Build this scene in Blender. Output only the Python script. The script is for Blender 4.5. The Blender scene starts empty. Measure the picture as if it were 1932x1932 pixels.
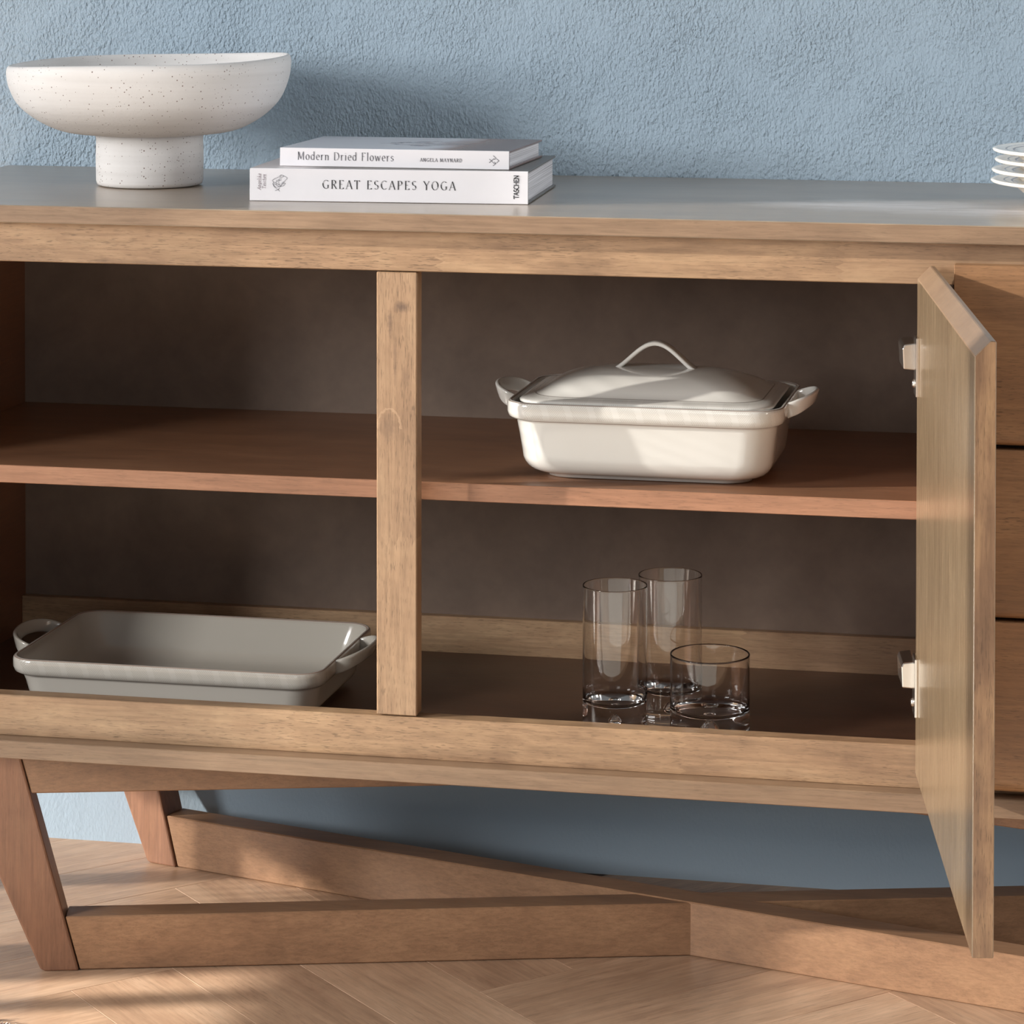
import bpy, bmesh, math, random
from mathutils import Vector, Matrix
R = random.Random(7)
sc = bpy.context.scene
COL = sc.collection
def srgb(r, g, b):
    f = lambda c: (c/255/12.92) if c/255 <= .04045 else ((c/255+.055)/1.055)**2.4
    return (f(r), f(g), f(b), 1)

# ------------------------------------------------------------------ camera
FX, PX, PY, YAW, PITCH, ROLL = 5561.1, 1049.66, -10.11, .1985, .0246, .0013
cam = bpy.data.cameras.new('camera'); camo = bpy.data.objects.new('camera', cam); COL.objects.link(camo)
cam.sensor_width = 36; cam.sensor_fit = 'HORIZONTAL'
cam.lens = FX/1932*36
cam.shift_x = (966-PX)/1932; cam.shift_y = (PY-966)/1932
cam.clip_start = .05; cam.clip_end = 50
cy_, sy_ = math.cos(YAW), math.sin(YAW); cp_, sp_ = math.cos(PITCH), math.sin(PITCH); cr_, sr_ = math.cos(ROLL), math.sin(ROLL)
Xa = Vector((cy_, sy_, 0)); Ya = Vector((-sy_, cy_, 0)); Za = Vector((0, 0, 1))
Fw = Ya*cp_-Za*sp_; Up = Ya*sp_+Za*cp_
Rt, Up = Xa*cr_+Up*sr_, Up*cr_-Xa*sr_
m = Matrix((Rt, Up, -Fw)).transposed().to_4x4(); m.translation = Vector((.6684, -2.9, 1.118))
camo.matrix_world = m
sc.camera = camo
# ------------------------------------------------------------------ light and exposure
sc.view_settings.view_transform = 'Standard'; sc.view_settings.look = 'None'
sc.view_settings.gamma = 1; sc.view_settings.use_curve_mapping = False
sc.view_settings.exposure = 0
w = bpy.data.worlds.new('world'); sc.world = w; w.use_nodes = True
bg = w.node_tree.nodes['Background']; bg.inputs[0].default_value = (.93, .97, 1, 1); bg.inputs[1].default_value = .17
sun = bpy.data.lights.new('sun', 'SUN'); suno = bpy.data.objects.new('sun', sun); COL.objects.link(suno)
sun.energy = 13.0; sun.angle = math.radians(.8); sun.color = (1, .95, .87)
SUN_A, SUN_B = 3.0, 1.0          # travel direction per metre of depth
suno.rotation_euler = Vector((SUN_A, 1, -SUN_B)).to_track_quat('-Z', 'Y').to_euler()
suno.location = (-5, -2, 3)
def area(name, loc, target, sx, sy, e, color):
    l = bpy.data.lights.new(name, 'AREA'); o = bpy.data.objects.new(name, l); COL.objects.link(o)
    l.shape = 'RECTANGLE'; l.size = sx; l.size_y = sy; l.energy = e; l.color = color
    o.location = loc; o.rotation_euler = (Vector(target)-Vector(loc)).to_track_quat('-Z', 'Y').to_euler()
    return o
area('window_and_fill_light', (-3.3, -3.1, 1.75), (.1, .1, .5), 1.1, 1.4, 166, (1, .985, .965))
area('window_and_fill_light', (3.1, -.45, 1.6), (-.4, .2, .9), 1.0, 1.6, 40, (1, .99, .98))  # fill light added to lift the bowl's right side, no window here
area('window_and_fill_light', (-.1, -5.2, 1.5), (.2, 0, .6), 1.0, 1.9, 15, (1, .985, .97))
area('window_and_fill_light', (-2.12, -.55, 1.35), (.3, .25, .8),   .7, 1.1, 13, (.97, .985, 1))

# ------------------------------------------------------------------ material helpers
def newmat(name):
    m = bpy.data.materials.new(name); m.use_nodes = True
    nt = m.node_tree; nt.nodes.clear()
    out = nt.nodes.new('ShaderNodeOutputMaterial'); b = nt.nodes.new('ShaderNodeBsdfPrincipled')
    nt.links.new(b.outputs[0], out.inputs[0])
    return m, nt, b
class N:
    def __init__(s, nt): s.nt = nt
    def _in(s, sock, v):
        if isinstance(v, bpy.types.NodeSocket): s.nt.links.new(v, sock)
        elif v is not None: sock.default_value = v
    def math(s, op, a, b=None, c=None, clamp=False):
        n = s.nt.nodes.new('ShaderNodeMath'); n.operation = op; n.use_clamp = clamp
        s._in(n.inputs[0], a); s._in(n.inputs[1], b); s._in(n.inputs[2], c)
        return n.outputs[0]
    def mix(s, f, a, b, mode='MIX'):
        n = s.nt.nodes.new('ShaderNodeMix'); n.data_type = 'RGBA'; n.blend_type = mode
        s._in(n.inputs[0], f); s._in(n.inputs[6], a); s._in(n.inputs[7], b)
        return n.outputs[2]
    def noise(s, vec, scale, detail=2, rough=.5, dist=0, dims='3D'):
        n = s.nt.nodes.new('ShaderNodeTexNoise'); n.noise_dimensions = dims
        s._in(n.inputs['Vector'], vec); n.inputs['Scale'].default_value = scale
        n.inputs['Detail'].default_value = detail; n.inputs['Roughness'].default_value = rough
        n.inputs['Distortion'].default_value = dist
        return n.outputs['Fac']
    def mapping(s, vec, scale=(1, 1, 1), loc=(0, 0, 0), rot=(0, 0, 0)):
        n = s.nt.nodes.new('ShaderNodeMapping'); s._in(n.inputs[0], vec)
        n.inputs['Scale'].default_value = scale; n.inputs['Location'].default_value = loc; n.inputs['Rotation'].default_value = rot
        return n.outputs[0]
    def ramp(s, f, stops):
        n = s.nt.nodes.new('ShaderNodeValToRGB'); s._in(n.inputs[0], f)
        e = n.color_ramp.elements
        while len(e) < len(stops): e.new(.5)
        for k, (p, c) in enumerate(stops):
            e[k].position = p; e[k].color = c if len(c) == 4 else (*c, 1)
        return n.outputs[0]
    def obj(s):
        n = s.nt.nodes.new('ShaderNodeTexCoord'); return n.outputs['Object']
    def rnd(s):
        n = s.nt.nodes.new('ShaderNodeObjectInfo'); return n.outputs['Random']
    def sep(s, v):
        n = s.nt.nodes.new('ShaderNodeSeparateXYZ'); s._in(n.inputs[0], v); return n.outputs
    def vadd(s, a, b):
        n = s.nt.nodes.new('ShaderNodeVectorMath'); n.operation = 'ADD'; s._in(n.inputs[0], a); s._in(n.inputs[1], b); return n.outputs[0]
    def comb(s, x, y, z):
        n = s.nt.nodes.new('ShaderNodeCombineXYZ'); s._in(n.inputs[0], x); s._in(n.inputs[1], y); s._in(n.inputs[2], z); return n.outputs[0]
    def bump(s, h, strength, dist):
        n = s.nt.nodes.new('ShaderNodeBump'); s._in(n.inputs['Height'], h)
        n.inputs['Strength'].default_value = strength; n.inputs['Distance'].default_value = dist
        return n.outputs[0]
G = lambda v: (v, v, v, 1)

def wood(name, light, mid, dark, axis='X', rough=.42, stave=.0, contrast=1., pores=1., vary=.25, coat=.15, fine=1., marks=None):
    m, nt, b = newmat(name); n = N(nt)
    o = n.obj(); r = n.rnd()
    off = n.math('MULTIPLY', r, 17.3)
    v = n.vadd(o, n.comb(off, n.math('MULTIPLY', r, 5.1), n.math('MULTIPLY', r, 9.7)))
    if axis == 'Z': v = n.mapping(v, rot=(0, math.pi/2, 0))
    if axis == 'Y': v = n.mapping(v, rot=(0, 0, math.pi/2))
    x = n.sep(v)[0]
    if stave:    # finger-jointed staves: each has its own tone and its own grain offset
        st = n.math('FLOOR', n.math('DIVIDE', n.math('ADD', x, n.math('MULTIPLY', n.math('PINGPONG', n.math('MULTIPLY', n.sep(v)[2], 1), .0045), 2.2)), stave))
        wn = nt.nodes.new('ShaderNodeTexWhiteNoise'); wn.noise_dimensions = '1D'; nt.links.new(st, wn.inputs['W'])
        sv = wn.outputs['Value']; v = n.vadd(v, n.comb(0, n.math('MULTIPLY', sv, 3), n.math('MULTIPLY', sv, 7)))
    big = n.noise(n.mapping(v, (2.2, 9, 9)), 1, 3, .55, .6)
    fig = n.noise(n.mapping(v, (7, 40, 40)), 1, 4, .6, 1.2)
    strk = n.noise(n.mapping(v, (14*fine, 330*fine, 330*fine)), 1, 4, .65, .2)
    por = n.noise(n.mapping(v, (85*fine, 900*fine, 900*fine)), 1, 2, .5)
    blot = n.noise(n.mapping(v, (16, 22, 22)), 1, 4, .62, .4)
    f = n.math('ADD', n.math('MULTIPLY', big, .45), n.math('ADD', n.math('MULTIPLY', fig, .3), n.math('MULTIPLY', blot, .25)))
    f = n.math('ADD', n.math('MULTIPLY', n.math('SUBTRACT', f, .5), 2.1*contrast), .5, clamp=True)
    c = n.ramp(f, [(.12, dark), (.5, mid), (.88, light)])
    c = n.mix(1, c, n.ramp(strk, [(.3, G(.80)), (.62, G(1.06))]), 'MULTIPLY')
    pm = n.math('MULTIPLY', n.ramp(n.noise(n.mapping(v, (5, 30, 30)), 1, 2), [(.35, G(.25)), (.65, G(1))]), .95*pores)
    c = n.mix(pm, c, n.ramp(por, [(.34, G(.55)), (.43, G(1))]), 'MULTIPLY')
    if stave:
        c = n.mix(1, c, n.ramp(sv, [(0, (.88, .85, .84, 1)), (1, (1.08, 1.08, 1.04, 1))]), 'MULTIPLY')
    c = n.mix(1, c, n.ramp(r, [(0, (1-vary, 1-vary*1.05, 1-vary*1.1, 1)), (1, (1+vary*.45, 1+vary*.45, 1+vary*.4, 1))]), 'MULTIPLY')
    if marks: c = marks(n, o, c)
    nt.links.new(c, b.inputs['Base Color'])
    nt.links.new(n.math('ADD', n.math('MULTIPLY', strk, .16), rough-.08), b.inputs['Roughness'])
    h = n.math('ADD', n.math('MULTIPLY', strk, .6), n.math('MULTIPLY', por, .4))
    nt.links.new(n.bump(h, .25, .0006), b.inputs['Normal'])
    b.inputs['Coat Weight'].default_value = coat; b.inputs['Coat Roughness'].default_value = .28
    return m
def ell(n, x, y, cx, cy, rx, ry, wob):      # soft blob mask, 1 in the middle
    dx = n.math('DIVIDE', n.math('SUBTRACT', x, cx), rx); dy = n.math('DIVIDE', n.math('SUBTRACT', y, cy), ry)
    d = n.math('SQRT', n.math('ADD', n.math('MULTIPLY', dx, dx), n.math('MULTIPLY', dy, dy)))
    return n.math('SUBTRACT', 1.25, n.math('ADD', d, n.math('MULTIPLY', n.math('SUBTRACT', wob, .5), 1.6)), clamp=True)
def knots(n, o, c):
    x, y, z = n.sep(o); wob = n.noise(o, 190, 4, .6)
    for cx, cz, rx, rz, f in ((-.267, .7235, .0085, .0055, .75), (-.279, .706, .0026, .014, .6), (-.2735, .672, .0018, .032, .35), (-.2800, .600, .0100, .0145, .38), (-.262, .652, .004, .008, .3)):
        c = n.mix(n.math('MULTIPLY', ell(n, x, z, cx, cz, rx, rz, wob), f), c, srgb(96, 76, 64))
    dx = n.math('DIVIDE', n.math('SUBTRACT', x, -.2800), .0120); dz = n.math('DIVIDE', n.math('SUBTRACT', z, .600), .0185)
    d = n.math('SQRT', n.math('ADD', n.math('MULTIPLY', dx, dx), n.math('MULTIPLY', dz, dz)))
    arc_ = n.math('MULTIPLY', n.math('LESS_THAN', n.math('ABSOLUTE', n.math('SUBTRACT', n.math('ADD', d, n.math('MULTIPLY', wob, .5)), 1.25)), .08), n.math('GREATER_THAN', dz, -.1))
    return n.mix(n.math('MULTIPLY', arc_, .28), c, srgb(200, 168, 136))
def scuffs(n, o, c):
    x, y, z = n.sep(o); wob = n.noise(n.mapping(o, (.8, 2, 1)), 22, 5, .75, 1.2)
    st = n.noise(n.mapping(o, (6, 150, 1), rot=(0, 0, .10)), 1, 4, .7, 1.0)
    m_ = n.math('MAXIMUM', ell(n, x, y, .215, -.055, .13, .060, wob), ell(n, x, y, .34, -.10, .12, .050, wob))
    f = n.math('MULTIPLY', n.math('MULTIPLY', m_, n.ramp(st, [(.36, G(.2)), (.60, G(1))])), .85)
    return n.mix(f, c, srgb(232, 224, 222))
HL, HM, HD = srgb(190, 160, 127), srgb(164, 133, 104), srgb(122, 95, 74)
W = {}
W['rail'] = wood('rail_wood', HL, HM, HD, 'X', stave=.41, vary=.05)
W['post'] = wood('post_wood', srgb(178, 148, 118), srgb(158, 128, 101), srgb(126, 99, 78), 'Z', stave=.29, vary=.03, marks=knots)
W['edge'] = wood('edge_wood', srgb(160, 134, 108), srgb(140, 114, 91), srgb(118, 93, 73), 'X', contrast=.7, pores=.45, vary=.06)
W['top'] = wood('top_wood', srgb(176, 158, 136), srgb(158, 140, 120), srgb(132, 114, 96), 'X', rough=.34, contrast=.7, pores=.3, vary=.02, coat=.7, marks=scuffs)
W['shelf'] = wood('shelf_wood', srgb(184, 138, 108), srgb(166, 120, 92), srgb(138, 98, 74), 'X', contrast=.7, pores=.5, rough=.38, vary=.05)
W['leg'] = wood('leg_wood', srgb(170, 128, 98), srgb(145, 104, 80), srgb(112, 80, 63), 'Z', contrast=.9, pores=.4, vary=.10)
W['beam'] = wood('beam_wood', srgb(170, 132, 100), srgb(149, 113, 85), srgb(120, 90, 68), 'X', contrast=.9, pores=.4, vary=.06)
W['drawer'] = wood('drawer_wood', srgb(188, 146, 106), srgb(164, 123, 87), srgb(130, 96, 70), 'X', pores=1., vary=.12)
W['door'] = wood('door_wood', srgb(158, 136, 108), srgb(140, 118, 92), srgb(118, 97, 75), 'Z', rough=.26, contrast=.75, pores=.12, vary=.02, coat=.8)
W['endgrain'] = wood('door_edge_wood', srgb(180, 144, 108), srgb(142, 110, 84), srgb(106, 80, 62), 'Z', contrast=1.6, pores=1., vary=.02)
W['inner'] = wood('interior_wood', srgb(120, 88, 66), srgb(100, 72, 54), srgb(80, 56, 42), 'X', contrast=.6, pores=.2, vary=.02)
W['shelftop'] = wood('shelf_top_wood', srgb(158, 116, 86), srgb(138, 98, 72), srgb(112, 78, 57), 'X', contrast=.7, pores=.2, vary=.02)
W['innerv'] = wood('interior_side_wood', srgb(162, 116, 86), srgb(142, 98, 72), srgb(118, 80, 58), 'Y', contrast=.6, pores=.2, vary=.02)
W['plank'] = wood('floor_oak', srgb(216, 184, 156), srgb(193, 159, 131), srgb(161, 127, 103), 'X', rough=.45, contrast=.9, pores=.5, vary=.10, coat=.1, fine=.6)

def backmat():
    m, nt, b = newmat('back_panel_board'); n = N(nt); o = n.obj()
    f = n.noise(o, 9, 5, .6, .3); s = n.noise(n.mapping(o, (1, 1, 1)), 60, 3, .6)
    c = n.ramp(n.math('ADD', n.math('MULTIPLY', f, .8), n.math('MULTIPLY', s, .2)), [(.3, srgb(98, 81, 70)), (.7, srgb(124, 105, 91))])
    nt.links.new(c, b.inputs['Base Color']); b.inputs['Roughness'].default_value = .6
    return m
W['back'] = backmat()

def wallmat():
    m, nt, b = newmat('blue_stucco'); n = N(nt); o = n.obj()
    b.inputs['Base Color'].default_value = srgb(142, 164, 184)
    v = n.mapping(o, (1.3, 1, .8), rot=(0, .3, 0))
    a = n.noise(v, 215, 2, .45, .15); c = n.noise(v, 420, 1, .5); d = n.noise(v, 20, 3, .5)
    pit = n.math('SMOOTH_MAX', n.math('SUBTRACT', a, .5), -.06, .05)
    h = n.math('ADD', n.math('MULTIPLY', a, .9), n.math('ADD', n.math('MULTIPLY', c, .28), n.math('MULTIPLY', d, .7)))
    big = n.noise(n.mapping(o, (1, 1, 1)), 11, 4, .6)
    fade = n.math('MULTIPLY', n.math('SUBTRACT', n.sep(o)[2], .22), 2.2, clamp=True)      # the plaster is smooth near the floor
    amp = n.math('ADD', n.math('MULTIPLY', big, 1.5), -.05)
    h = n.math('MULTIPLY', n.math('MULTIPLY', h, amp), n.math('ADD', n.math('MULTIPLY', fade, .93), .07))
    nt.links.new(n.bump(h, 1, .0075), b.inputs['Normal'])
    col = n.mix(n.noise(o, 2.5, 3), srgb(164, 184, 201), srgb(171, 191, 207))
    nt.links.new(col, b.inputs['Base Color'])
    b.inputs['Roughness'].default_value = .62; b.inputs['Specular IOR Level'].default_value = .35
    return m
W['wall'] = wallmat()
def plain(name, col, rough=.5, metal=0, spec=.5, coat=0):
    m, nt, b = newmat(name); b.inputs['Base Color'].default_value = col; b.inputs['Roughness'].default_value = rough
    b.inputs['Metallic'].default_value = metal; b.inputs['Specular IOR Level'].default_value = spec; b.inputs['Coat Weight'].default_value = coat
    return m
W['white_paint'] = plain('white_paint', srgb(225, 224, 220), .6)
W['chrome'] = plain('hinge_metal', srgb(225, 220, 214), .22, 1)
W['gap'] = plain('gap_shade_colour', srgb(60, 42, 30), .7)  # dark colour stands in for shade in the gaps between drawers
W['ink'] = plain('black_ink', srgb(22, 22, 26), .5)
W['greyink'] = plain('grey_ink', srgb(96, 96, 104), .5)
W['redink'] = plain('faint_ink', srgb(120, 96, 104), .5)

def covermat(name, col):
    m, nt, b = newmat(name); n = N(nt); o = n.obj()
    c = n.mix(n.noise(o, 30, 4), col, tuple(min(1, q*1.06) for q in col[:3])+(1,))
    if name.startswith('grey'):      # jacket: pale at the left end, dark grey towards the right
        x = n.sep(o)[0]; c = n.mix(n.ramp(n.math('ADD', n.math('MULTIPLY', x, 10), n.math('MULTIPLY', n.noise(o, 9, 2), .2)), [(.62, G(0)), (.85, G(1))]), srgb(214, 206, 206), c)
    nt.links.new(c, b.inputs['Base Color']); b.inputs['Roughness'].default_value = .38
    return m
W['bookwhite'] = covermat('white_book_cover', srgb(241, 239, 243))
W['bookgrey'] = covermat('grey_book_cover', srgb(104, 100, 96))
def pagemat():
    m, nt, b = newmat('book_pages'); n = N(nt); o = n.obj()
    s = n.noise(n.mapping(o, (3, 3, 1400)), 1, 2); c = n.ramp(s, [(.35, srgb(170, 168, 172)), (.6, srgb(226, 224, 228))])
    nt.links.new(c, b.inputs['Base Color']); b.inputs['Roughness'].default_value = .8
    return m
W['pages'] = pagemat()
def photocover(name):    # printed cover picture: dried stems across pale ground, dusky cloth at the right end
    m, nt, b = newmat(name); n = N(nt); o = n.obj(); x, y, z = n.sep(o)
    g = n.ramp(n.math('ADD', n.math('MULTIPLY', x, 4), n.math('MULTIPLY', n.noise(o, 14, 3), .25)), [(.74, srgb(226, 225, 232)), (.86, srgb(158, 132, 122)), (1, srgb(120, 98, 92))])
    st = n.noise(n.mapping(o, (22, 160, 1), rot=(0, 0, .12)), 1, 4, .7, 1.5)
    dx = n.math('ABSOLUTE', n.math('SUBTRACT', x, .142)); dy = n.math('ABSOLUTE', n.math('SUBTRACT', y, .085))
    msk = n.math('SUBTRACT', 1, n.math('ADD', n.math('MULTIPLY', dx, 16), n.math('MULTIPLY', dy, 22)), clamp=True)
    f = n.math('MULTIPLY', n.math('GREATER_THAN', st, .53), n.math('GREATER_THAN', msk, .12))
    c = n.mix(f, g, n.ramp(n.noise(o, 130, 2), [(.4, srgb(70, 74, 92)), (.55, srgb(150, 110, 92)), (.7, srgb(98, 112, 110))]))
    nt.links.new(c, b.inputs['Base Color']); b.inputs['Roughness'].default_value = .25
    return m
W['photo'] = photocover('printed_cover')

def bowlmat(name, dens):
    m, nt, b = newmat(name); n = N(nt); o = n.obj()
    z = n.sep(o)[2]
    vo = nt.nodes.new('ShaderNodeTexVoronoi'); vo.inputs['Scale'].default_value = 430; nt.links.new(o, vo.inputs['Vector'])
    cl = n.noise(o, 16, 3, .6)
    cs = nt.nodes.new('ShaderNodeSeparateColor'); nt.links.new(vo.outputs['Color'], cs.inputs[0])
    keep = n.math('GREATER_THAN', n.math('ADD', cs.outputs[0], n.math('MULTIPLY', cl, .9)), 1.26-dens)
    rad = n.math('LESS_THAN', vo.outputs['Distance'], n.math('ADD', n.math('MULTIPLY', n.math('POWER', cs.outputs[1], 2), .28), .09))
    sp = n.math('MULTIPLY', keep, rad)
    rings = n.noise(n.mapping(o, (2, 2, 90)), 1, 3, .5)
    base = n.ramp(n.math('ADD', n.math('MULTIPLY', rings, .5), n.math('MULTIPLY', n.noise(o, 8, 4), .5)), [(.35, srgb(214, 211, 209)), (.65, srgb(232, 230, 229))])
    c = n.mix(n.math('MULTIPLY', sp, .8), base, srgb(98, 66, 52))
    nt.links.new(c, b.inputs['Base Color']); b.inputs['Roughness'].default_value = .72; b.inputs['Specular IOR Level'].default_value = .3
    h = n.math('ADD', n.math('MULTIPLY', n.noise(o, 330, 3), .5), n.math('ADD', rings, n.math('MULTIPLY', sp, -.8)))
    nt.links.new(n.bump(h, .35, .0012), b.inputs['Normal'])
    return m
W['bowl'] = bowlmat('speckled_stoneware', .0); W['foot'] = bowlmat('speckled_foot_stoneware', .07)

def ceramic(name, col, zr=None, line=None, per=.0165, strength=.35, lines=()):
    """white glaze; zr = height range of the woven hatch print, lines = heights of thin painted lines"""
    m, nt, b = newmat(name); n = N(nt); o = n.obj(); x, y, z = n.sep(o)
    c = col
    if zr:
        t = n.math('ADD', x, y)
        vv = n.math('DIVIDE', n.math('SUBTRACT', z, zr[0]), zr[1]-zr[0])
        inside = n.math('MULTIPLY', n.math('GREATER_THAN', vv, .08), n.math('LESS_THAN', vv, .94))
        tri = n.math('PINGPONG', n.math('DIVIDE', t, per), 1.0)
        sel = n.math('GREATER_THAN', tri, vv)
        s = .0021
        h1 = n.math('FRACT', n.math('DIVIDE', n.math('ADD', t, n.math('MULTIPLY', z, .8)), s))
        h2 = n.math('FRACT', n.math('DIVIDE', n.math('SUBTRACT', t, n.math('MULTIPLY', z, .8)), s))
        h = n.math('ADD', n.math('MULTIPLY', sel, h1), n.math('MULTIPLY', n.math('SUBTRACT', 1, sel), h2))
        blank = n.math('LESS_THAN', n.math('FRACT', n.math('DIVIDE', n.math('ADD', t, n.math('MULTIPLY', vv, .006)), per*1.5)), .72)
        hm = n.math('MULTIPLY', n.math('MULTIPLY', n.math('LESS_THAN', h, .32), inside), blank)
        c = n.mix(n.math('MULTIPLY', hm, strength), c, srgb(150, 142, 128))
        for zl, wl, cl in lines:
            d = n.math('LESS_THAN', n.math('ABSOLUTE', n.math('SUBTRACT', z, zl)), wl)
            c = n.mix(n.math('MULTIPLY', d, .85), c, cl)
        nt.links.new(c, b.inputs['Base Color'])
    else: b.inputs['Base Color'].default_value = col
    b.inputs['Roughness'].default_value = .12; b.inputs['Coat Weight'].default_value = .5; b.inputs['Coat Roughness'].default_value = .04
    return m
CW = srgb(208, 206, 201); BR = srgb(122, 100, 88)

def platemat():
    m, nt, b = newmat('cream_plate_glaze'); n = N(nt); o = n.obj(); x, y, z = n.sep(o)
    r = n.math('SQRT', n.math('ADD', n.math('MULTIPLY', x, x), n.math('MULTIPLY', y, y)))
    up = nt.nodes.new('ShaderNodeNewGeometry'); nz = n.sep(up.outputs['Normal'])[2]
    f = n.math('MAXIMUM', n.math('LESS_THAN', n.math('ABSOLUTE', n.math('SUBTRACT', r, .0965)), .0007),
               n.math('LESS_THAN', n.math('ABSOLUTE', n.math('SUBTRACT', r, .0885)), .0011))
    f = n.math('MULTIPLY', f, n.math('GREATER_THAN', nz, .2))
    c = n.mix(f, srgb(240, 235, 226), srgb(112, 72, 54))
    nt.links.new(c, b.inputs['Base Color']); b.inputs['Roughness'].default_value = .16; b.inputs['Coat Weight'].default_value = .4
    return m
W['plate'] = platemat()
def glassmat():
    m, nt, b = newmat('clear_glass'); b.inputs['Base Color'].default_value = (1, 1, 1, 1)
    b.inputs['Transmission Weight'].default_value = 1; b.inputs['Roughness'].default_value = 0; b.inputs['IOR'].default_value = 1.47
    return m
W['glass'] = glassmat()

# ------------------------------------------------------------------ mesh helpers
def link(name, me, mat, parent=None, smooth=False):
    o = bpy.data.objects.new(name, me); COL.objects.link(o)
    if mat: 
        for mm in (mat if isinstance(mat, (list, tuple)) else [mat]): me.materials.append(mm)
    if parent: o.parent = parent
    if smooth:
        for p in me.polygons: p.use_smooth = True
    return o
def mesh(name, verts, faces, mat, parent=None, smooth=False, recalc=True, bevel=0, seg=1):
    me = bpy.data.meshes.new(name); me.from_pydata([tuple(v) for v in verts], [], faces); me.update()
    bm = bmesh.new(); bm.from_mesh(me)
    if recalc: bmesh.ops.recalc_face_normals(bm, faces=bm.faces)
    if bevel:
        bmesh.ops.bevel(bm, geom=list(bm.edges), offset=bevel, segments=seg, affect='EDGES', profile=.5)
    bm.to_mesh(me); bm.free()
    return link(name, me, mat, parent, smooth)
def boxvf(x0, x1, y0, y1, z0, z1):
    v = [(x, y, z) for x in (x0, x1) for y in (y0, y1) for z in (z0, z1)]
    f = [(0, 1, 3, 2), (4, 6, 7, 5), (0, 4, 5, 1), (2, 3, 7, 6), (0, 2, 6, 4), (1, 5, 7, 3)]
    return v, f
def box(name, x0, x1, y0, y1, z0, z1, mat, parent=None, bevel=.0008, seg=1):
    v, f = boxvf(x0, x1, y0, y1, z0, z1)
    return mesh(name, v, f, mat, parent, bevel=bevel, seg=seg)
def prism(name, prof, fn, a, b, mat, parent=None, bevel=.0006, seg=1):
    """extrude a closed 2D profile between parameters a and b; fn(p, q, t) -> xyz"""
    n = len(prof)
    v = [fn(p, q, a) for p, q in prof]+[fn(p, q, b) for p, q in prof]
    f = [tuple(range(n)), tuple(range(2*n-1, n-1, -1))]+[(i, (i+1) % n, n+(i+1) % n, n+i) for i in range(n)]
    return mesh(name, v, f, mat, parent, bevel=bevel, seg=seg)
def rings(name, rr, mat, parent=None, caps=(True, True), smooth=True, closed_ring=False):
    """loft a list of rings (each a list of xyz with the same count)"""
    n = len(rr[0]); v = [p for r in rr for p in r]; f = []
    k = len(rr)
    for i in range(k-1+(1 if closed_ring else 0)):
        a, b = i*n, ((i+1) % k)*n
        f += [(a+j, a+(j+1) % n, b+(j+1) % n, b+j) for j in range(n)]
    if caps[0]: f.append(tuple(range(n-1, -1, -1)))
    if caps[1]: f.append(tuple(range((k-1)*n, k*n)))
    return mesh(name, v, f, mat, parent, smooth=smooth)
def lathe(name, prof, mat, parent=None, n=96, close=False, smooth=True, zt=None):
    v = []; f = []; k = len(prof); idx = []
    for r, z in prof:
        if r < 1e-6: idx.append([len(v)]*n); v.append((0, 0, z))
        else:
            idx.append(list(range(len(v), len(v)+n)))
            for j in range(n):
                a = 2*math.pi*j/n; x, y = r*math.cos(a), r*math.sin(a)
                v.append((x, y, z+(zt(x, y, z) if zt else 0)))
    for i in range(k-1+(1 if close else 0)):
        A, B = idx[i], idx[(i+1) % k]
        for j in range(n):
            j2 = (j+1) % n; q = [A[j], A[j2], B[j2], B[j]]
            q = [x for t, x in enumerate(q) if x not in q[:t]]
            if len(q) > 2: f.append(tuple(q))
    return mesh(name, v, f, mat, parent, smooth=smooth)
def spline(pts, n=6):
    """Catmull-Rom through 2D/3D points"""
    out = []; P = [Vector(p) for p in pts]; P = [P[0]*2-P[1]]+P+[P[-1]*2-P[-2]]
    for i in range(1, len(P)-2):
        for j in range(n):
            t = j/n; a, b, c, d = P[i-1], P[i], P[i+1], P[i+2]
            out.append(.5*((2*b)+(c-a)*t+(2*a-5*b+4*c-d)*t*t+(3*b-a-3*c+d)*t**3))
    out.append(P[-2]); return out
def rr(hx, hy, r, z, cx=0, cy=0, n=8, m=6):
    p = []
    for k, (sx, sy) in enumerate(((1, 1), (-1, 1), (-1, -1), (1, -1))):
        for j in range(n+1):
            a = k*math.pi/2+j/n*math.pi/2
            p.append((cx+sx*(hx-r)+r*math.cos(a), cy+sy*(hy-r)+r*math.sin(a), z))
        # straight side subdivisions
        nx = ((-1, 1), (-1, -1), (1, -1), (1, 1))[k]
        a2 = (k+1)*math.pi/2
        e = (cx+nx[0]*(hx-r)+r*math.cos(a2), cy+nx[1]*(hy-r)+r*math.sin(a2))
        s = p[-1]
        for j in range(1, m): p.append((s[0]+(e[0]-s[0])*j/m, s[1]+(e[1]-s[1])*j/m, z))
    return p
def empty(name, loc=(0, 0, 0), rz=0, label=None, cat=None, group=None, kind=None):
    o = bpy.data.objects.new(name, None); COL.objects.link(o); o.location = loc; o.rotation_euler = (0, 0, rz); o.empty_display_size = .05
    if label: o['label'] = label
    if cat: o['category'] = cat
    if group: o['group'] = group
    if kind: o['kind'] = kind
    return o

# ------------------------------------------------------------------ setting: back wall, left wall with its window, floor
YW, XW, H = .4795, -2.2, 2.6
o = mesh('wall_back', *boxvf(XW, 3.4, YW, YW+.12, -.0, H), W['wall']); o['kind'] = 'structure'
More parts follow.
